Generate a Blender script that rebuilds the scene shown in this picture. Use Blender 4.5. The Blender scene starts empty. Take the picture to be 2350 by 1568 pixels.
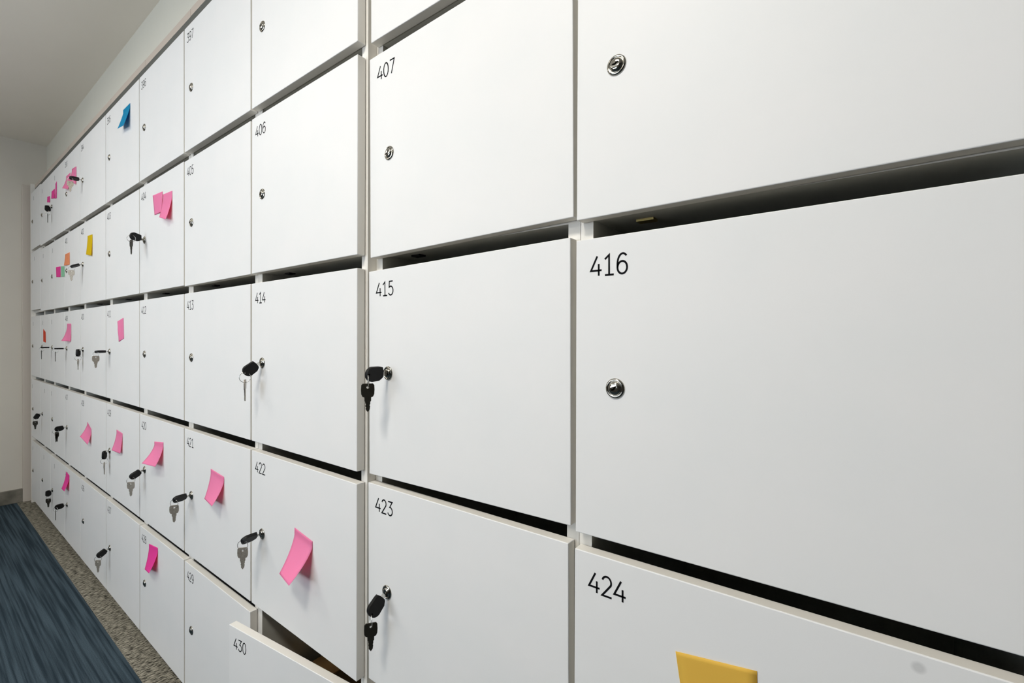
import bpy, bmesh, math, random
from mathutils import Vector, Matrix
random.seed(7)
S = 0.5                      # metres per working unit (camera to door fronts = 1 unit)
FZ = 2.12                    # floor lies this many units under the lens
scn = bpy.context.scene
C = bpy.data.collections.new('place'); scn.collection.children.link(C)

# ------------------------------------------------------------------ camera
F = 1050.0
YAW, PIT, ROL = [math.radians(a) for a in (36.80577, -0.34463, -0.22427)]
def ray(px, py):
    x3 = (px-1175)/F; z3 = -(py-784)/F
    cr, sr = math.cos(ROL), math.sin(ROL)
    x = x3*cr+z3*sr; z2 = -x3*sr+z3*cr
    cp, sp = math.cos(PIT), math.sin(PIT)
    d = cp-sp*z2; z = sp+cp*z2
    c, s = math.cos(YAW), math.sin(YAW)
    return (x*c-d*s, x*s+d*c, z)
def at(px, py, ax, v):       # where the sight line through a pixel meets the plane axis=v (units, lens at origin)
    r = ray(px, py); k = v/r[ax]
    return Vector((r[0]*k, r[1]*k, r[2]*k))
def W(x, y, z): return Vector((x*S, y*S, (z+FZ)*S))

cam = bpy.data.cameras.new('camera'); camo = bpy.data.objects.new('camera', cam); scn.collection.objects.link(camo)
cam.sensor_width = 36; cam.sensor_fit = 'HORIZONTAL'; cam.lens = F/2350*36; cam.clip_start = 0.01
def dirv(px, py): return Vector(ray(px, py))
o0 = dirv(1175, 784); rx = (dirv(2175, 784)-o0).normalized(); uy = (dirv(1175, -216)-o0).normalized(); bk = -o0.normalized()
M3 = Matrix((rx, uy, bk)).transposed()
camo.matrix_world = Matrix.Translation(W(0, 0, 0)) @ M3.to_4x4()
scn.camera = camo

# ------------------------------------------------------------------ world, lights, exposure
scn.view_settings.view_transform = 'Standard'; scn.view_settings.look = 'None'
scn.view_settings.exposure = 0.06; scn.view_settings.gamma = 1.0; scn.view_settings.use_curve_mapping = False
w = bpy.data.worlds.new('world'); scn.world = w; w.use_nodes = True
w.node_tree.nodes['Background'].inputs[0].default_value = (0.80, 0.88, 1.0, 1)
w.node_tree.nodes['Background'].inputs[1].default_value = 0.25
def area(name, loc, rot, sx, sy, power, col):
    l = bpy.data.lights.new(name, 'AREA'); l.shape = 'RECTANGLE'; l.size = sx; l.size_y = sy
    l.energy = power; l.color = col
    o = bpy.data.objects.new(name, l); C.objects.link(o); o.location = loc; o.rotation_euler = rot
    return o
CEIL = (2.514+FZ)*S
LAMPS = [(-0.46, -0.52, 15.2), (-2.45, -0.60, 3.7), (-0.60, -1.70, 3.5), (-2.35, -1.70, 5.0)]  # first lamp follows the cast shadows; the others are added unseen fill
for i, (lx, ly, p) in enumerate(LAMPS):
    area('unseen_lamp_light', (lx, ly, CEIL-0.035), (0, 0, 0), 0.42, 0.24, p, (1.0, 0.945, 0.855))
area('added_window_fill', (-1.6, -2.10, 1.35), (math.radians(130), 0, 0), 1.7, 1.1, 36.0, (0.88, 0.92, 1.0))  # fill from an added unseen window, tilted up to brighten the ceiling

# ------------------------------------------------------------------ materials
def mat(name, col, rough=0.5, metal=0.0, spec=0.5):
    m = bpy.data.materials.new(name); m.use_nodes = True
    b = m.node_tree.nodes['Principled BSDF']
    b.inputs['Base Color'].default_value = (*col, 1); b.inputs['Roughness'].default_value = rough
    b.inputs['Metallic'].default_value = metal; b.inputs['Specular IOR Level'].default_value = spec
    return m
def nd(m, t, **k):
    n = m.node_tree.nodes.new(t)
    for a, v in k.items(): setattr(n, a, v)
    return n
def lk(m, a, b): m.node_tree.links.new(a, b)
def bsdf(m): return m.node_tree.nodes['Principled BSDF']
def noise_mix(m, c1, c2, scale, vec_scale=(1, 1, 1), detail=4, lo=0.35, hi=0.65, bump=0.0, dist=0.001):
    tc = nd(m, 'ShaderNodeTexCoord'); mp = nd(m, 'ShaderNodeMapping'); mp.inputs['Scale'].default_value = vec_scale
    no = nd(m, 'ShaderNodeTexNoise'); no.inputs['Scale'].default_value = scale; no.inputs['Detail'].default_value = detail
    rp = nd(m, 'ShaderNodeValToRGB')
    rp.color_ramp.elements[0].position = lo; rp.color_ramp.elements[0].color = (*c1, 1)
    rp.color_ramp.elements[1].position = hi; rp.color_ramp.elements[1].color = (*c2, 1)
    lk(m, tc.outputs['Object'], mp.inputs[0]); lk(m, mp.outputs[0], no.inputs['Vector']); lk(m, no.outputs[0], rp.inputs[0])
    lk(m, rp.outputs[0], bsdf(m).inputs['Base Color'])
    if bump:
        bp = nd(m, 'ShaderNodeBump'); bp.inputs['Strength'].default_value = bump; bp.inputs['Distance'].default_value = dist
        lk(m, no.outputs[0], bp.inputs['Height']); lk(m, bp.outputs[0], bsdf(m).inputs['Normal'])
    return m
M = {}
M['door'] = noise_mix(mat('white_laminate', (.8, .8, .79), 0.5, 0, 0.25), (.80, .80, .79), (.82, .812, .80), 9, bump=0.02, dist=0.0004)
M['door_smudged'] = mat('white_laminate_with_smudge', (.81, .806, .795), 0.5, 0, 0.25)
def smudge(m, p):
    tc = nd(m, 'ShaderNodeTexCoord'); vm = nd(m, 'ShaderNodeVectorMath', operation='DISTANCE'); vm.inputs[1].default_value = p
    mr = nd(m, 'ShaderNodeMapRange'); mr.inputs[1].default_value = .003; mr.inputs[2].default_value = .006
    mx = nd(m, 'ShaderNodeMix', data_type='RGBA'); mx.inputs[6].default_value = (.62, .62, .61, 1); mx.inputs[7].default_value = (.81, .806, .795, 1)
    lk(m, tc.outputs['Object'], vm.inputs[0]); lk(m, vm.outputs['Value'], mr.inputs[0]); lk(m, mr.outputs[0], mx.inputs[0]); lk(m, mx.outputs[2], bsdf(m).inputs['Base Color'])
sp_ = at(2108, 1533, 1, 1.0376); smudge(M['door_smudged'], W(*sp_)-W(-.5713, 1.0376, -1.2634-.003))
M['edge'] = mat('warm_lit_edge_band', (.80, .775, .72), 0.45, 0, 0.3)  # edge banding; its warm tint also paints in the light on side faces
M['inside'] = noise_mix(mat('dark_grey_lining', (.06, .06, .055), 0.6), (.56, .56, .51), (.60, .60, .55), 20)
M['chrome'] = mat('polished_nickel', (.40, .38, .335), 0.07, 1.0)
M['hole'] = mat('dark_slot', (.003, .003, .002), 1.0, 0, 0.0)
M['ink'] = mat('black_vinyl', (.004, .004, .005), 0.8, 0, 0.1)
M['plastic'] = mat('black_plastic', (.006, .006, .006), 0.45, 0, 0.22)
M['nickel'] = noise_mix(mat('worn_nickel', (.42, .39, .34), 0.42, 0.6), (.34, .305, .255), (.44, .40, .34), 300)
M['darkkey'] = mat('dark_metal', (.035, .032, .024), 0.42, 0.6)
M['steel'] = mat('ring_steel', (.62, .61, .58), 0.22, 1.0)
M['brass'] = mat('brass_plate', (.45, .36, .14), 0.4, 0.9)
M['wall'] = noise_mix(mat('painted_wall', (.6, .58, .53), 0.85, 0, 0.2), (.64, .60, .53), (.68, .64, .56), 2.0, bump=0.03)
M['ceil'] = noise_mix(mat('painted_ceiling', (.7, .68, .63), 0.9, 0, 0.2), (.86, .80, .70), (.89, .83, .73), 1.5)
M['bulk'] = noise_mix(mat('painted_bulkhead', (.7, .7, .65), 0.85, 0, 0.2), (.72, .70, .61), (.75, .73, .64), 1.5)
M['trim'] = mat('beige_trim', (.60, .54, .47), 0.6)
M['base'] = noise_mix(mat('baseboard_stone', (.2, .19, .15), 0.5), (.13, .12, .095), (.24, .22, .18), 14, detail=6)
M['card'] = mat('brown_cardboard', (.68, .40, .15), 0.8)
M['dark_wall'] = noise_mix(mat('darkened_unseen_wall', (.1, .1, .1), 0.8), (.09, .09, .085), (.12, .115, .11), 3)  # unseen walls, darkened to cut bounce light and darken lock reflections
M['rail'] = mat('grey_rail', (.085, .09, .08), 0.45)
M['topedge'] = mat('beige_top_edge', (.56, .48, .41), 0.55, 0, 0.2)
M['card_shaded'] = mat('shaded_cardboard', (.16, .09, .03), 0.85)  # dark colour stands in for the shaded inside of the open carton
M['plinth'] = mat('dark_plinth', (.05, .05, .05), 0.6)
M['glass'] = mat('added_window_glow', (.7, .85, 1.0), 0.4)
bsdf(M['glass']).inputs['Emission Color'].default_value = (.6, .8, 1, 1); bsdf(M['glass']).inputs['Emission Strength'].default_value = 1.2  # glowing pane of the added window
M['lamp'] = mat('lamp_diffuser', (.9, .9, .88), 0.5)
bsdf(M['lamp']).inputs['Emission Color'].default_value = (1, .97, .9, 1); bsdf(M['lamp']).inputs['Emission Strength'].default_value = 14
def paper(name, col, tr):
    m = mat(name, col, 0.62, 0, 0.25)
    t = nd(m, 'ShaderNodeBsdfTranslucent'); t.inputs[0].default_value = (*tr, 1)
    mx = nd(m, 'ShaderNodeMixShader'); mx.inputs[0].default_value = 0.38
    out = m.node_tree.nodes['Material Output']
    lk(m, bsdf(m).outputs[0], mx.inputs[1]); lk(m, t.outputs[0], mx.inputs[2]); lk(m, mx.outputs[0], out.inputs[0])
    return m
M['pink'] = paper('pink_paper', (1.0, .34, .62), (1, .02, .20))
M['hotpink'] = paper('hot_pink_paper', (1.0, .08, .50), (1, .01, .18))
M['blue'] = paper('blue_paper', (.0, .37, .66), (0, .2, .5))
M['yellow'] = paper('yellow_paper', (.88, .66, .0), (.9, .6, .0))
M['amber'] = paper('amber_paper', (1.0, .70, .12), (.9, .5, .05))
M['orange'] = paper('orange_paper', (1.0, .44, .20), (1, .2, .05))
M['red'] = paper('red_orange_paper', (.85, .09, .03), (1, .05, .02))
M['green'] = paper('green_paper', (.38, .78, .52), (.3, .6, .3))

def carpet(name, c1, c2, streak, along):
    m = mat(name, c1, 0.95, 0, 0.1)
    tc = nd(m, 'ShaderNodeTexCoord')
    def nz(vs, sc, det=3):
        mp = nd(m, 'ShaderNodeMapping'); mp.inputs['Scale'].default_value = vs
        n = nd(m, 'ShaderNodeTexNoise'); n.inputs['Scale'].default_value = sc; n.inputs['Detail'].default_value = det
        lk(m, tc.outputs['Object'], mp.inputs[0]); lk(m, mp.outputs[0], n.inputs['Vector']); return n
    a = nz(along, 110 if streak < 1 else 210); b = nz((.3, 1, 1), 6); c = nz((1, 1, 1), 420)
    r1 = nd(m, 'ShaderNodeValToRGB'); r1.color_ramp.elements[0].position = .38; r1.color_ramp.elements[1].position = .62
    r1.color_ramp.elements[0].color = (*c2, 1); r1.color_ramp.elements[1].color = (*c1, 1)
    lk(m, a.outputs[0], r1.inputs[0])
    mx = nd(m, 'ShaderNodeMix', data_type='RGBA', blend_type='MULTIPLY'); mx.inputs[0].default_value = 0.75
    r2 = nd(m, 'ShaderNodeValToRGB'); r2.color_ramp.elements[0].position = .3; r2.color_ramp.elements[1].position = .7
    r2.color_ramp.elements[0].color = (.55, .55, .55, 1); r2.color_ramp.elements[1].color = (1.3, 1.3, 1.3, 1)
    lk(m, c.outputs[0], r2.inputs[0]); lk(m, r1.outputs[0], mx.inputs[6]); lk(m, r2.outputs[0], mx.inputs[7])
    m2 = nd(m, 'ShaderNodeMix', data_type='RGBA', blend_type='MULTIPLY'); m2.inputs[0].default_value = 0.5
    r3 = nd(m, 'ShaderNodeValToRGB'); r3.color_ramp.elements[0].color = (.6, .6, .6, 1); r3.color_ramp.elements[1].color = (1.3, 1.3, 1.3, 1)
    lk(m, b.outputs[0], r3.inputs[0]); lk(m, mx.outputs[2], m2.inputs[6]); lk(m, r3.outputs[0], m2.inputs[7])
    lk(m, m2.outputs[2], bsdf(m).inputs['Base Color'])
    bp = nd(m, 'ShaderNodeBump'); bp.inputs['Strength'].default_value = 0.6; bp.inputs['Distance'].default_value = 0.003
    lk(m, a.outputs[0], bp.inputs['Height']); lk(m, bp.outputs[0], bsdf(m).inputs['Normal'])
    return m
M['blue_carpet'] = carpet('blue_carpet', (.062, .090, .112), (.022, .036, .048), .6, (.02, 1, 1))
M['strip_carpet'] = carpet('taupe_woven_carpet', (.40, .37, .295), (.045, .042, .034), 1.0, (1, .3, 1))

# ------------------------------------------------------------------ mesh helpers
def link(name, me, m, parent=None):
    o = bpy.data.objects.new(name, me); C.objects.link(o)
    for x in (m if isinstance(m, (list, tuple)) else [m]): me.materials.append(x)
    if parent: o.parent = parent
    return o
def bm_obj(name, bm, m, parent=None, smooth=False):
    me = bpy.data.meshes.new(name); bm.to_mesh(me); bm.free()
    if smooth:
        for p in me.polygons: p.use_smooth = True
    return link(name, me, m, parent)
def add_box(bm, a, b, mi=0):
    vs = [bm.verts.new((x, y, z)) for x in (a[0], b[0]) for y in (a[1], b[1]) for z in (a[2], b[2])]
    fs = [(0, 1, 3, 2), (4, 6, 7, 5), (0, 4, 5, 1), (2, 3, 7, 6), (0, 2, 6, 4), (1, 5, 7, 3)]
    out = []
    for f in fs:
        g = bm.faces.new([vs[i] for i in f]); g.material_index = mi; out.append(g)
    return out
def box(name, a, b, m, parent=None, bevel=0.0, facemat=None):
    bm = bmesh.new()
    a, b = [min(p, q) for p, q in zip(a, b)], [max(p, q) for p, q in zip(a, b)]
    add_box(bm, a, b)
    bmesh.ops.recalc_face_normals(bm, faces=bm.faces)
    if facemat:
        for f in bm.faces: f.material_index = facemat(f.normal)
    if bevel: bmesh.ops.bevel(bm, geom=list(bm.edges), offset=bevel, segments=2, affect='EDGES', profile=0.5)
    return bm_obj(name, bm, m, parent)
def tag(o, label=None, cat=None, group=None, kind=None):
    if label: o['label'] = label
    if cat: o['category'] = cat
    if group: o['group'] = group
    if kind: o['kind'] = kind
    return o
def empty(name, loc):
    o = bpy.data.objects.new(name, None); C.objects.link(o); o.location = loc; o.empty_display_size = 0.05
    return o
def outline_mesh(outer, holes, thick):
    cu = bpy.data.curves.new('tmp', 'CURVE'); cu.dimensions = '2D'; cu.fill_mode = 'BOTH'; cu.extrude = thick/2; cu.bevel_depth = 0.0003; cu.bevel_resolution = 1
    for pts in [outer]+holes:
        sp = cu.splines.new('POLY'); sp.points.add(len(pts)-1)
        for i, p in enumerate(pts): sp.points[i].co = (p[0], p[1], 0, 1)
        sp.use_cyclic_u = True
    o = bpy.data.objects.new('tmp', cu); scn.collection.objects.link(o)
    dg = bpy.context.evaluated_depsgraph_get(); me = bpy.data.meshes.new_from_object(o.evaluated_get(dg))
    bpy.data.objects.remove(o); bpy.data.curves.remove(cu); me.materials.clear()
    return me
def circ(cx, cy, r, n=20): return [(cx+r*math.cos(2*math.pi*i/n), cy+r*math.sin(2*math.pi*i/n)) for i in range(n)]

# ------------------------------------------------------------------ numerals (thin line digits)
def arc(cx, cy, rx_, ry_, a0, a1, n=14):
    return [(cx+rx_*math.cos(math.radians(a0+(a1-a0)*i/n)), cy+ry_*math.sin(math.radians(a0+(a1-a0)*i/n))) for i in range(n+1)]
GL = {
 '0': [arc(.31, .5, .26, .5, 90, 450, 28)],
 '1': [[(.10, .80), (.33, 1), (.33, 0)], [(.10, 0), (.58, 0)]],
 '2': [arc(.31, .72, .24, .28, 165, -25)+[(.06, 0), (.58, 0)]],
 '3': [[(.08, 1), (.54, 1), (.27, .60)]+arc(.29, .305, .27, .305, 85, -155)],
 '4': [[(.38, 1), (.02, .27), (.62, .27)], [(.46, .60), (.46, 0)]],
 '5': [[(.52, 1), (.14, 1), (.11, .58)]+arc(.28, .32, .27, .32, 128, -150)],
 '6': [arc(.36, .50, .28, .50, 48, 180)+arc(.33, .31, .25, .31, 180, 540, 26)],
 '7': [[(.06, 1), (.56, 1), (.22, 0)]],
 '8': [arc(.31, .76, .21, .24, -90, 270, 24), arc(.31, .27, .26, .27, 90, 450, 24)],
 '9': [arc(.28, .50, .28, .50, -132, 0)+arc(.31, .69, .25, .31, 0, 360, 26)],
 'I': [[(.3, 0), (.3, 1)]],
}
def number_mesh(text, H, wdt, adv, th):
    bm = bmesh.new()
    def ribbon(pts):
        P = [Vector((p[0], 0, p[1])) for p in pts]
        closed = (P[0]-P[-1]).length < 1e-6
        if closed: P = P[:-1]
        n = len(P); L = []; R = []
        for i in range(n):
            a = P[i-1] if (i or closed) else P[i]; b = P[(i+1) % n] if (i < n-1 or closed) else P[i]
            d0 = (P[i]-a).normalized() if (P[i]-a).length > 1e-9 else (b-P[i]).normalized()
            d1 = (b-P[i]).normalized() if (b-P[i]).length > 1e-9 else d0
            t = (d0+d1); t = t.normalized() if t.length > 1e-6 else d0
            nn = Vector((-t.z, 0, t.x)); k = max(0.45, nn.dot(Vector((-d0.z, 0, d0.x))))
            L.append(bm.verts.new(P[i]+nn*th/2/k)); R.append(bm.verts.new(P[i]-nn*th/2/k))
        for i in range(n if closed else n-1):
            j = (i+1) % n
            bm.faces.new((L[i], L[j], R[j], R[i]))
    for k, ch in enumerate(text):
        for s in GL[ch]: ribbon([(x*wdt+k*adv, z*H) for x, z in s])
    bmesh.ops.recalc_face_normals(bm, faces=bm.faces)
    g = bmesh.ops.extrude_face_region(bm, geom=list(bm.faces))
    bmesh.ops.translate(bm, verts=[v for v in g['geom'] if isinstance(v, bmesh.types.BMVert)], vec=(0, -0.00012, 0))
    me = bpy.data.meshes.new('number'); bm.to_mesh(me); bm.free(); return me

# ------------------------------------------------------------------ lock cylinder (lathe)
def lathe(profile, n=36):
    bm = bmesh.new(); rings = []
    for r, h in profile:
        if r < 1e-6: rings.append([bm.verts.new((0, -h, 0))])
        else: rings.append([bm.verts.new((r*math.cos(2*math.pi*i/n), -h, r*math.sin(2*math.pi*i/n))) for i in range(n)])
    for a, b in zip(rings[:-1], rings[1:]):
        if len(b) == 1:
            for i in range(n): bm.faces.new((a[i], a[(i+1) % n], b[0]))
        else:
            for i in range(n): bm.faces.new((a[i], a[(i+1) % n], b[(i+1) % n], b[i]))
    bmesh.ops.recalc_face_normals(bm, faces=bm.faces)
    me = bpy.data.meshes.new('lock'); bm.to_mesh(me); bm.free()
    for p in me.polygons: p.use_smooth = True
    return me
LOCK = lathe([(.0122, -.0005), (.0124, .0004), (.0120, .0013), (.0110, .0021), (.0098, .0024), (.0092, .0020), (.0089, .0013), (.0086, .0017),
              (.0080, .0028), (.0068, .0040), (.0050, .0045), (.0025, .0047), (0, .0047)])
LOCK.materials.append(M['chrome'])
LOCK_BLACK = LOCK.copy(); LOCK_BLACK.materials.clear(); LOCK_BLACK.materials.append(M['plastic'])
def slot_mesh():
    bm = bmesh.new()
    pts = [(-.0046, .0002), (-.0026, .0013), (-.0006, .0006), (.0012, .0016), (.0040, .0012), (.0044, -.0004), (.0018, -.0010), (-.0004, -.0018), (-.0026, -.0010)]
    f = bm.faces.new([bm.verts.new((x, -.0030, z)) for x, z in pts])
    g = bmesh.ops.extrude_face_region(bm, geom=[f])
    bmesh.ops.translate(bm, verts=[v for v in g['geom'] if isinstance(v, bmesh.types.BMVert)], vec=(0, -.00182, 0))
    bmesh.ops.recalc_face_normals(bm, faces=bm.faces)
    me = bpy.data.meshes.new('keyhole'); bm.to_mesh(me); bm.free(); me.materials.append(M['hole']); return me
SLOT = slot_mesh()

# ------------------------------------------------------------------ setting
XF = -8.57
XR, YO = 4.2, -4.4
box('floor', W(XF-.2, YO-.2, -FZ-.1), W(XR+.2, .884, -FZ), M['blue_carpet'])
bpy.data.objects['floor']['kind'] = 'structure'
t = box('trim_1', W(XF-.2, .884, -FZ-.1), W(XR+.2, 2.1, -FZ-.0), M['strip_carpet']); tag(t, kind='structure')
t['label'] = 'taupe woven carpet border strip along the foot of the lockers'
tag(box('ceiling', W(XF-.2, YO-.2, 2.514), W(XR+.2, 2.1, 2.62), M['ceil']), kind='structure')
tag(box('wall_left', W(XF-.2, YO-.2, -FZ), W(XF, 2.1, 2.514), M['wall']), kind='structure')
tag(box('wall_right', W(XR, YO-.2, -FZ), W(XR+.2, 2.1, 2.514), M['dark_wall']), kind='structure')
tag(box('wall_back', W(XF, 1.165, 1.952), W(XR, 2.1, 2.514), M['bulk']), kind='structure')
# unseen wall behind the photographer, its window added for light and reflections
bm = bmesh.new()
wx0, wx1, wz0, wz1 = -5.0, -1.4, -.3, 1.9
for a, b in (((XF, -FZ), (wx0, 2.514)), ((wx1, -FZ), (XR, 2.514)), ((wx0, -FZ), (wx1, wz0)), ((wx0, wz1), (wx1, 2.514))):
    add_box(bm, W(a[0], YO-.2, a[1]), W(b[0], YO, b[1]))
tag(bm_obj('wall_front', bm, M['dark_wall']), kind='structure')
tag(box('added_window_1', W(wx0, YO-.16, wz0), W(wx1, YO-.12, wz1), M['glass']), kind='structure')
# baseboard and pilaster at the far wall
p1 = at(52, 1136, 0, XF+.03)
tag(box('baseboard_left', W(XF, YO, -FZ), W(XF+.03, .935, -FZ+.17), M['base'], bevel=.002), kind='structure')
tag(box('trim_2', W(XF, .935, -FZ), W(XF+.05, 1.03, 1.95), M['trim'], bevel=.002), kind='structure')

# ------------------------------------------------------------------ locker cabinets
FR = 1.0; DR = 1.0376; TH = 0.034
ROWT = [1.8027, 1.0357, .2566, -.5352, -1.3154]
ROWB = [1.0836, .306, -.490, -1.2634, -2.058]
G = .0075
SE = {4: -3.1589, 3: -3.9995, 2: -4.8713, 1: -5.7598, 0: -6.4388, -1: -7.1764, -2: -7.7701, -3: -8.4071}
cols = {8: (-.5713, .2777, DR), 7: (-1.4353, -.5864, DR), 6: (-2.2942, -1.4564, FR), 5: (-3.1514, -2.3088, FR)}
for c in (4, 3, 2, 1, 0, -1, -2): cols[c] = (SE[c-1]+G, SE[c]-G, FR)
# small misalignments of the hung doors: (col,row): (dz left, dz right, dx top, dx bottom)
OFF = {(7, 0): (0, 0, .003, .007), (7, 1): (-.0105, .008, -.001, .006), (7, 2): (-.0110, .006, -.003, .002), (7, 3): (.001, .004, -.005, 0),
       (8, 1): (-.003, .006, 0, 0), (8, 2): (-.005, .002, -.001, .001), (8, 3): (-.003, .002, -.001, 0),
       (5, 1): (-.006, -.003, .001, .002), (6, 1): (-.002, 0, .001, 0), (-2, 1): (.03, .03, 0, 0), (-2, 0): (.02, .02, 0, 0)}
DOORS = {}
def number_for(c, r):
    if c >= 1: return str(392+c+8*r)
    return None
NOLOCKKEY = set([(7, 2), (7, 3), (6, 2), (6, 3), (5, 3), (4, 3), (3, 3), (3, 4), (3, 2), (2, 2), (4, 1), (2, 1), (2, 0), (0, 0), (0, 2), (1, 2), (-1, 3), (0, 4), (1, 3), (1, 4)])
def make_door(c, r, par, origin):
    x0, x1, D = cols[c]
    dl, dr, dxt, dxb = OFF.get((c, r), (0, 0, 0, 0))
    zt, zb = ROWT[r], ROWB[r]
    if (c, r) == (6, 4):
        hx = x1; wd = x1-x0; an = math.radians(6.9)
        piv = W(x1, D, 0)
    else: an = 0
    q = {'tl': W(x0+dxt, D, zt+dl), 'tr': W(x1+dxt, D, zt+dr), 'bl': W(x0+dxb, D, zb+dl), 'br': W(x1+dxb, D, zb+dr)}
    base = q['bl'].copy()
    bm = bmesh.new(); th = Vector((0, TH*S, 0)); vs = []
    for k in ('tl', 'tr', 'br', 'bl'): vs.append(bm.verts.new(q[k]-base))
    wv = [bm.verts.new(v.co+th) for v in vs]
    bm.faces.new(vs); bm.faces.new(wv[::-1])
    for i in range(4): j = (i+1) % 4; bm.faces.new((vs[i], wv[i], wv[j], vs[j]))
    bmesh.ops.recalc_face_normals(bm, faces=bm.faces)
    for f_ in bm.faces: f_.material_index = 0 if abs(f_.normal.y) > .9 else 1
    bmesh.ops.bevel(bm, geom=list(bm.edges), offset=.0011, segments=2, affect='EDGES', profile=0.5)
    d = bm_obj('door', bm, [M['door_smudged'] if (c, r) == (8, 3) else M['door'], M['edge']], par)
    nm = number_for(c, r)
    if nm: d['label'] = 'door numbered '+nm
    d.location = base-origin
    if an:
        piv = W(x1, D, 0); v = base-piv; v.z = 0
        rot = Matrix.Rotation(an, 3, 'Z'); nv = rot @ v
        d.location = Vector((piv.x+nv.x, piv.y+nv.y, base.z))-origin
        d.rotation_euler = (0, 0, an)
        d['label'] = 'door numbered 430, standing ajar'
    slope = math.atan2(q['tr'].z-q['tl'].z, q['tr'].x-q['tl'].x)
    # local coordinates: x right, z up from the bottom-left corner
    Ht = (zt-zb)*S
    lx, lz = .107*S, Ht-.372*S
    lo = bpy.data.objects.new('lock', LOCK if not (c <= 4 and r >= 3) else LOCK); C.objects.link(lo); lo.parent = d
    lo.location = (lx+slope*0, 0, lz+lx*slope)
    lo.rotation_euler = (0, random.uniform(-.4, .4), 0)
    if (c, r) not in NOLOCKKEY:
        so = bpy.data.objects.new('keyhole', SLOT); C.objects.link(so); so.parent = d; so.location = lo.location; so.rotation_euler = (0, lo.rotation_euler[1]-.35, 0)
    if nm:
        me = number_mesh(nm, .0243, .0243, .0170, .0024)
        n = link('number', me, M['ink'], d); n.location = (.0395*S, -.00005, Ht-.095*S+.039*S*slope); n.rotation_euler = (0, -slope, 0)
    else:
        me = number_mesh('I', .024, .0243, .017, .0045)
        n = link('number_mark', me, M['ink'], d); n.location = (random.uniform(.03, .25)*S, -.00005, Ht-.115*S)
    DOORS[(c, r)] = (d, lo)
    return d
PT = .036   # panel thickness, units
def seamX(c):   # right boundary of column c's carcass
    nb = c+1
    if c == 8: return cols[8][1]+.0075
    if c == 6: return -1.442
    return (cols[c][1]+cols[nb][0])/2
LBL = {
 8: 'white locker column nearest the camera, doors 408, 416 and 424 in view',
 7: 'white locker column with doors numbered 407, 415 and 423, set back from its left neighbour',
 6: 'white locker column with doors 406, 414 and 422 and its bottom door 430 standing ajar',
 5: 'white locker column with doors numbered 397, 405, 413, 421 and 429',
 4: 'white locker column with doors numbered 396, 404, 412, 420 and 428',
 3: 'white locker column with doors numbered 395, 403, 411, 419 and 427',
 2: 'white locker column with doors numbered 394, 402, 410, 418 and 426',
 1: 'narrow-looking white locker column just left of doors 394, 402 and 410',
 0: 'white locker column second to the left of door 402, green note on its second row',
 -1: 'white locker column second from the far wall, next to last of the row',
 -2: 'white locker column touching the beige trim of the far wall, last of the row'}
def inner(white_n):
    # index 0 white, 1 dark: front edges and the outer side stay white
    return lambda n: 0 if (n.y < -.9 or n.x*white_n > .9) else 1
for c in sorted(cols, reverse=True):
    x0, x1, D = cols[c]
    xr = seamX(c)-.0008
    xl = (seamX(c-1) if (c-1) in cols and c != 7 else (x0-.0075 if c != 7 else -1.442))+.0008
    if c == -2: xl = x0-.004
    yf = D+TH+.002; yb = yf+.86
    zb, zt = -FZ+.06, 1.948+random.uniform(-.002, .002)
    org = W((xl+xr)/2, (yf+yb)/2, -FZ)
    par = empty('locker_cabinet', org); tag(par, LBL[c], 'locker', 'white locker columns along the wall')
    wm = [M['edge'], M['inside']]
    def part(name, a, b, fm, bev=0): 
        o = box(name, W(*a)-org, W(*b)-org, wm, par, bevel=bev, facemat=fm); return o
    part('side_panel', (xl, yf, zb), (xl+PT, yb, zt-.048), inner(-1))
    part('side_panel', (xr-PT, yf, zb), (xr, yb, zt-.048), inner(1))
    part('back_panel', (xl+PT, yb-.02, zb), (xr-PT, yb, zt-.048), lambda n: 1)
    box('top_panel', W(xl+.001, yf-.0022, zt+.0002)-org, W(xr-.001, yb-.02, zt-.047)-org, [M['topedge'], M['inside']], par, facemat=lambda n: 1 if n.z < -.9 else 0)
    part('bottom_panel', (xl+PT, yf, zb), (xr-PT, yb-.02, zb+PT), lambda n: 0 if n.y < -.9 else 1)
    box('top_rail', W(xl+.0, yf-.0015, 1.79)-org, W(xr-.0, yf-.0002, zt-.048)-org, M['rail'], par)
    for r in range(4):
        zs = ROWB[r]+.002
        part('shelf', (xl+PT, yf+.002, zs), (xr-PT, yb-.02, zs+PT), lambda n: 0 if n.y < -.9 else 1)
        o = box('strike_plate', W(x0+.12, yf+.06, zs-.006)-org, W(x0+.165, yf+.09, zs)-org, M['brass'] if c == 8 else M['plastic'], par)
    box('plinth', W(xl+.002, yf+.03, -FZ+.001)-org, W(xr-.002, yb-.05, zb)-org, M['plinth'], par)
    for r in range(5): make_door(c, r, par, org)
    if c == -2:
        box('end_panel', W(x0-.045, D-.002, -FZ+.001)-org, W(x0-.006, yb, 1.95)-org, M['edge'], par, bevel=.001)

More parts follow.
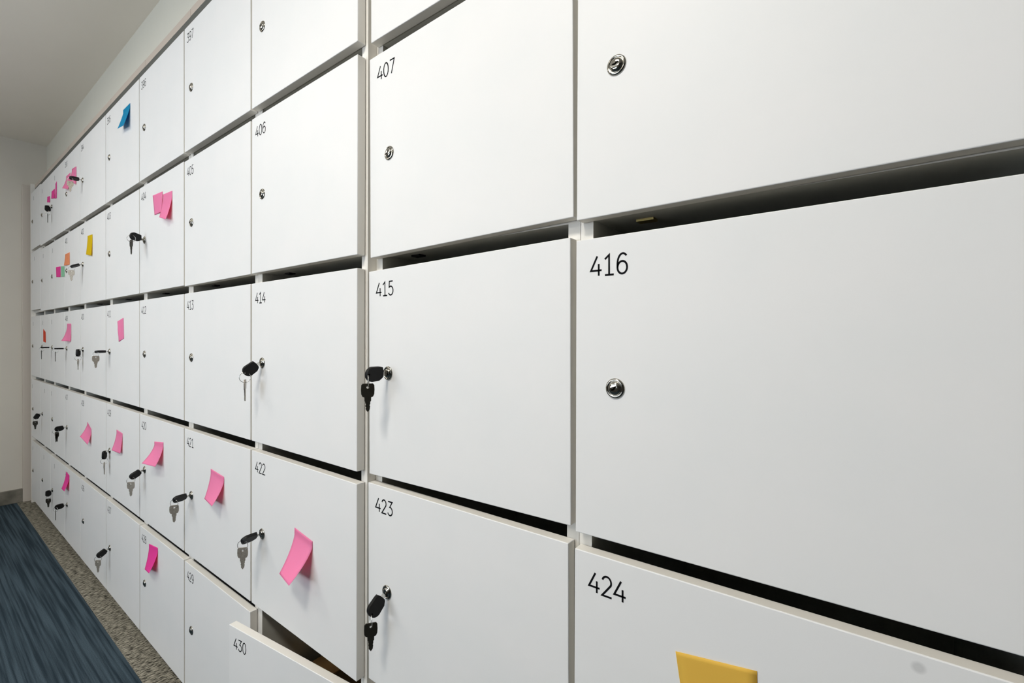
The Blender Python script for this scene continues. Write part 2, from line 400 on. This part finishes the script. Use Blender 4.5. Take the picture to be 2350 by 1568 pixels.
# faint round stain on door 424 becomes part of that door
# ------------------------------------------------------------------ sticky notes
def note(px, m, label, D=FR, p=1.25, wob=0.0, dx=(0, 0), group='sticky notes on the locker doors', cols_=8):
    TL, TR, BL, BR = [Vector(q) for q in px]
    e = .0016
    a = at(*TL, 1, D-e); b = at(*TR, 1, D-e)
    def low(q, top, k):
        v = at(q[0], q[1], 0, top.x+dx[k])
        if v.y > D-e or v.y < D-.14: v = at(q[0], q[1], 1, D-e if v.y > D-e else D-.10)
        return v
    cpt = low(BL, a, 0); dpt = low(BR, b, 1)
    n, mm = 20, cols_
    bm = bmesh.new(); g = []
    org = (a+b)/2
    for i in range(n+1):
        s = i/n; row = []
        for j in range(mm+1):
            t_ = j/mm
            top = a.lerp(b, t_); bot = cpt.lerp(dpt, t_)
            L = top.y-bot.y
            x = top.x+(bot.x-top.x)*s; z = top.z+(bot.z-top.z)*(s if L < .02 else (s+.05*math.sin(math.pi*s)))
            y = top.y-L*(max(0, (s-.15)/.85)**p)-wob*math.sin(math.pi*s)*math.sin(math.pi*t_*2)
            row.append(bm.verts.new((W(x, min(y, D-e*.5), z)-W(*org))))
        g.append(row)
    for i in range(n):
        for j in range(mm): bm.faces.new((g[i][j], g[i+1][j], g[i+1][j+1], g[i][j+1]))
    bmesh.ops.recalc_face_normals(bm, faces=bm.faces)
    o = bm_obj('sticky_note', bm, M[m], None, smooth=True); o.location = W(*org)
    md = o.modifiers.new('thickness', 'SOLIDIFY'); md.thickness = .0003; md.offset = 0
    return tag(o, label, 'sticky note', group)
note([(676, 1211), (717, 1243), (641, 1317), (663, 1345)], 'pink', 'large pink sticky note curling off door 422')
note([(483.6, 1076), (514, 1095), (469, 1145), (486, 1162.5)], 'pink', 'pink sticky note lifting from the middle of door 421')
note([(354.3, 1013.7), (374.7, 1015.4), (325, 1063.8), (356, 1071.8)], 'pink', 'light pink sticky note swung out wide on door 420', p=1.3)
note([(267.5, 986.2), (281, 995), (256, 1033.7), (275.8, 1041.5)], 'pink', 'pink sticky note with a creased corner on door 419')
note([(200.2, 968.4), (209.5, 985), (183.5, 1002), (201, 1021)], 'pink', 'kite-shaped pink sticky note on door 418')
note([(342, 1248.3), (362, 1257.8), (332, 1306.8), (341.7, 1316.3)], 'hotpink', 'hot pink sticky note hanging from door 428')
note([(269.5, 737.9), (283, 729.5), (272.6, 785), (284.2, 777)], 'pink', 'folded pink sticky note lying flat on door 411', wob=.008)
note([(350.5, 449), (373, 439.5), (354.7, 493.7), (370, 486)], 'pink', 'left one of the two pink notes side by side on door 404', wob=-.004)
note([(374, 446.5), (395, 438), (365.5, 499), (380, 503.5)], 'pink', 'right one of the two pink notes side by side on door 404')
note([(201, 541.5), (212, 538), (197.3, 584.2), (209, 587)], 'yellow', 'bright yellow sticky note on door 402')
note([(282.7, 252.7), (298.5, 236.7), (269.5, 295.7), (283.2, 288)], 'blue', 'blue sticky note on door 395', p=1.0)
note([(165, 388), (175, 382), (158.5, 414), (173, 423)], 'pink', 'pink sticky note partly behind the keys of door 394')
note([(152, 405), (161.5, 396), (142.5, 432), (156, 434)], 'pink', 'pink sticky note left of the keys of door 394')
note([(127.4, 422), (130, 416), (126, 456), (129.5, 455)], 'hotpink', 'thin-looking hot pink note, rightmost of three above the far top-row keys')
note([(118.5, 440), (125.5, 433), (117.5, 456), (124.5, 455)], 'hotpink', 'hot pink note, middle of three above the far top-row keys')
note([(108.5, 452), (114.5, 450), (108, 464.5), (114, 464.5)], 'hotpink', 'hot pink note, leftmost of three above the far top-row keys')
note([(149.5, 584), (159.7, 579), (146.6, 609.7), (159.6, 607.7)], 'orange', 'orange sticky note in the second row left of door 402')
note([(128.6, 613.5), (138.8, 611.5), (129.3, 636), (138, 635.8)], 'hotpink', 'magenta sticky note beside the pale green one')
note([(140, 611.5), (148, 611), (140.5, 635.4), (147.5, 635)], 'green', 'pale green sticky note beside the magenta one')
note([(99.3, 755), (104.3, 762), (99.3, 784), (105, 786.6)], 'red', 'red-orange sticky note in the third row near the far wall')
note([(154, 743), (163, 743), (140.5, 782.6), (162, 783.6)], 'pink', 'pink sticky note in the third row left of door 410', p=1.5)
note([(151.3, 1082.5), (159, 1091), (141, 1122), (147.5, 1128)], 'hotpink', 'hot pink sticky note in the bottom row left of door 426')
note([(1550.3, 1495), (1737, 1541), (1580, 1700), (1742, 1745)], 'amber', 'amber yellow sticky note cut by the bottom of the photo on door 424', D=DR, p=1.5)

# ------------------------------------------------------------------ keys left in the locks
def fob_outline():
    pts = [(.0095, -.0040), (.0115, -.0105), (.0170, -.0112)]
    pts += [(.0310+.0112*math.sin(math.radians(a)), -.0112*math.cos(math.radians(a))) for a in range(0, 181, 15)]
    pts += [(.0170, .0100), (.0110, .0062), (.0095, .0040)]
    return [(x-.0015, y*1.12) for x, y in pts]
FOB = outline_mesh(fob_outline(), [circ(.0375, 0, .0024, 14)], .0066); FOB.materials.append(M['plastic'])
SHANK = outline_mesh([(.002, -.0032), (.011, -.0036), (.011, .0036), (.002, .0032)], [], .0018); SHANK.materials.append(M['steel'])
def key_outline():
    # hole centre at the origin, blade pointing down (-y)
    p = [(-.0078, .0058), (-.0098, .0034), (-.0102, -.0040), (-.0098, -.0105), (-.0080, -.0145), (-.0050, -.0155), (-.0048, -.0215),
         (-.0036, -.0225), (-.0036, -.0250), (-.0026, -.0262), (-.0034, -.0280), (-.0034, -.0300), (-.0022, -.0314), (-.0030, -.0330), (-.0026, -.0352),
         (0, -.0385), (.0026, -.0352), (.0030, -.0330), (.0034, -.0300), (.0024, -.0284), (.0036, -.0262), (.0036, -.0225), (.0048, -.0215), (.0050, -.0155),
         (.0080, -.0145), (.0098, -.0105), (.0102, -.0040), (.0098, .0034), (.0078, .0058)]
    return [(x*1.06, z*1.08) for x, z in p]
KEYM = outline_mesh(key_outline(), [circ(0, -.0002, .0024, 14)], .0016)
KEY_N = KEYM.copy(); KEY_N.materials.append(M['nickel'])
KEY_D = KEYM.copy(); KEY_D.materials.append(M['darkkey'])
def torus(R, r, n=32, k=8):
    bm = bmesh.new(); g = []
    for i in range(n):
        a = 2*math.pi*i/n
        g.append([bm.verts.new(((R+r*math.cos(2*math.pi*j/k))*math.cos(a), r*math.sin(2*math.pi*j/k), (R+r*math.cos(2*math.pi*j/k))*math.sin(a))) for j in range(k)])
    for i in range(n):
        for j in range(k): bm.faces.new((g[i][j], g[(i+1) % n][j], g[(i+1) % n][(j+1) % k], g[i][(j+1) % k]))
    bmesh.ops.recalc_face_normals(bm, faces=bm.faces)
    me = bpy.data.meshes.new('ring'); bm.to_mesh(me); bm.free()
    for p in me.polygons: p.use_smooth = True
    return me
RING = torus(.0112, .00065); RING.materials.append(M['steel'])
rad = math.radians
def keyset(c, r, droop=0, twist=90, yaw=0, ring=40, key=20, dark=False, nkeys=1, label='', dz=0):
    """droop: how far the head sags below the lock axis; twist: roll of the head; yaw: sideways swing"""
    d, lo = DOORS[(c, r)]
    bpy.context.view_layer.update()
    P = lo.matrix_world.translation+Vector((0, 0, dz))
    e = empty('key_bunch', P+Vector((0, -.0046, 0))); tag(e, label, 'keys', 'keys left in the locker locks')
    a = Vector((0, -1, 0)); a.rotate(Matrix.Rotation(rad(yaw), 3, 'Z'))
    if droop:
        ax = Vector((a.y, -a.x, 0)); a = (Matrix.Rotation(rad(droop), 3, Vector((-a.y, a.x, 0))) @ a)
        if a.z > 0 and droop > 0: a.z = -a.z
    upv = Vector((0, 0, 1)) if abs(a.z) < .9 else Vector((0, -1, 0))
    wv = a.cross(upv).normalized()
    wv = Matrix.Rotation(rad(twist), 3, a) @ wv
    nv = a.cross(wv).normalized()
    R = Matrix((a, wv, nv)).transposed().to_4x4()
    sag = Vector((0, 0, 0))
    if droop > 50: sag = Vector((0, -.010, 0))
    f = bpy.data.objects.new('key_head', FOB); C.objects.link(f); f.parent = e
    s = bpy.data.objects.new('key_shank', SHANK); C.objects.link(s); s.parent = e
    if droop > 50:   # folding head: shank stays on the axis, the head hangs from it
        Rs = Matrix(((0, 0, 1), (-1, 0, 0), (0, -1, 0))).to_4x4()
        s.matrix_local = Rs
        off = Vector((0, -.0115, 0))-a*.0100
        f.matrix_local = Matrix.Translation(off) @ R
        end = off+a*.0375
    else:
        s.matrix_local = Matrix.Translation(Vector((0, -.0, 0))) @ R; f.matrix_local = R
        end = a*.0375
    ro = bpy.data.objects.new('ring', RING); C.objects.link(ro); ro.parent = e
    ro.location = end+Vector((0, 0, -.0105)); ro.rotation_euler = (0, 0, rad(ring))
    for k in range(nkeys):
        ko = bpy.data.objects.new('key', KEY_D if dark else KEY_N); C.objects.link(ko); ko.parent = e
        ky = rad(key+k*35)
        off = Vector((math.cos(rad(ring))*.005*k, math.sin(rad(ring))*.005*k, .001*k))
        ko.matrix_local = Matrix.Translation(ro.location+Vector((0, 0, -.0112))+off) @ Matrix.Rotation(ky, 4, 'Z') @ Matrix.Rotation(rad(90), 4, 'X')
    return e
keyset(7, 2, droop=0, twist=84, ring=-32, key=53, dark=True, label='black-headed key with a dark spare key hanging from the lock of door 415')
keyset(7, 3, droop=38, twist=100, ring=-28, key=53, dark=True, label='drooping black-headed key with a dark spare key in the lock of door 423')
keyset(6, 2, droop=35, twist=75, yaw=-12, ring=66, key=-32, label='key bunch facing the camera in the lock of door 414')
keyset(6, 3, droop=2, twist=48, ring=40, key=45, label='black-headed key with a silver spare key in the lock of door 422')
keyset(5, 3, droop=2, twist=48, ring=35, key=60, label='black-headed key with a silver spare key in the lock of door 421')
keyset(4, 3, droop=28, twist=60, ring=70, key=50, label='sagging black-headed key, ring and spare key in the lock of door 420')
keyset(3, 3, droop=88, twist=35, ring=75, key=-20, label='hanging black key head, ring and edge-on spare key on door 419')
keyset(3, 4, droop=32, twist=70, ring=65, key=38, label='sagging key with ring and spare key in the lock of door 427')
keyset(3, 2, droop=0, twist=12, ring=40, key=78, label='key pointing straight out with a silver spare key on door 411')
keyset(2, 2, droop=88, twist=35, ring=75, key=-22, label='hanging black key head, round ring and spare key on door 410')
keyset(4, 1, droop=-12, twist=88, yaw=20, ring=70, key=5, dark=True, label='key bunch with a large dark ring on door 404')
keyset(2, 1, droop=24, twist=15, ring=60, key=65, label='key sloping outward with a silver spare key on door 402')
keyset(2, 0, droop=0, twist=15, ring=50, key=75, label='key pointing straight out over the pink notes on door 394')
keyset(0, 0, droop=88, twist=60, ring=60, key=-10, dark=True, label='black keys in the top row near the far end')
keyset(0, 2, droop=0, twist=0, ring=50, key=-10, dark=True, label='black keys in the third row beside the red-orange note')
keyset(1, 2, droop=0, twist=0, ring=50, key=-10, dark=True, label='black keys in the third row below the pink note left of door 410')
keyset(1, 3, droop=6, twist=70, ring=75, key=-5, dark=True, nkeys=2, label='cluster of keys on a wide ring in the fourth row left of door 418')
keyset(-1, 3, droop=60, twist=60, ring=40, key=70, dark=True, label='key bunch in the fourth row closest to the far wall')
keyset(1, 4, droop=2, twist=75, ring=40, key=-10, dark=True, label='black-headed key in the bottom row under the hot pink note')
keyset(0, 4, droop=88, twist=60, ring=40, key=60, dark=True, label='small hanging key in the bottom row near the far end')

# ------------------------------------------------------------------ cardboard box inside the open locker 430
ex = cols[6]
e = empty('cardboard_box', W(-1.66, 1.45, -2.0)); tag(e, 'brown cardboard box inside the open locker 430', 'box')
eo = e.location
box('carton', W(-2.20, 1.10, -2.020)-eo, W(-1.52, 1.80, -1.66)-eo, M['card_shaded'], e, bevel=.001)
box('flap', W(-2.203, 1.098, -1.659)-eo, W(-2.04, 1.802, -1.650)-eo, M['card'], e)

# ------------------------------------------------------------------ ceiling lamps: the first read from shadows, the rest added fill
for i, (lx, ly, p) in enumerate(LAMPS):
    e = empty('unseen_ceiling_light', (lx, ly, CEIL)); tag(e, ('flush ceiling lamp above the near lockers', 'added fill lamp above the far lockers', 'added fill lamp behind the photographer', 'added fill lamp in the middle of the room')[i], 'lamp', 'ceiling lamps')
    box('housing', (-.24, -.15, -.022), (.24, .15, -.0005), M['edge'], e, bevel=.002)
    box('diffuser', (-.22, -.13, -.026), (.22, .13, -.0225), M['lamp'], e)
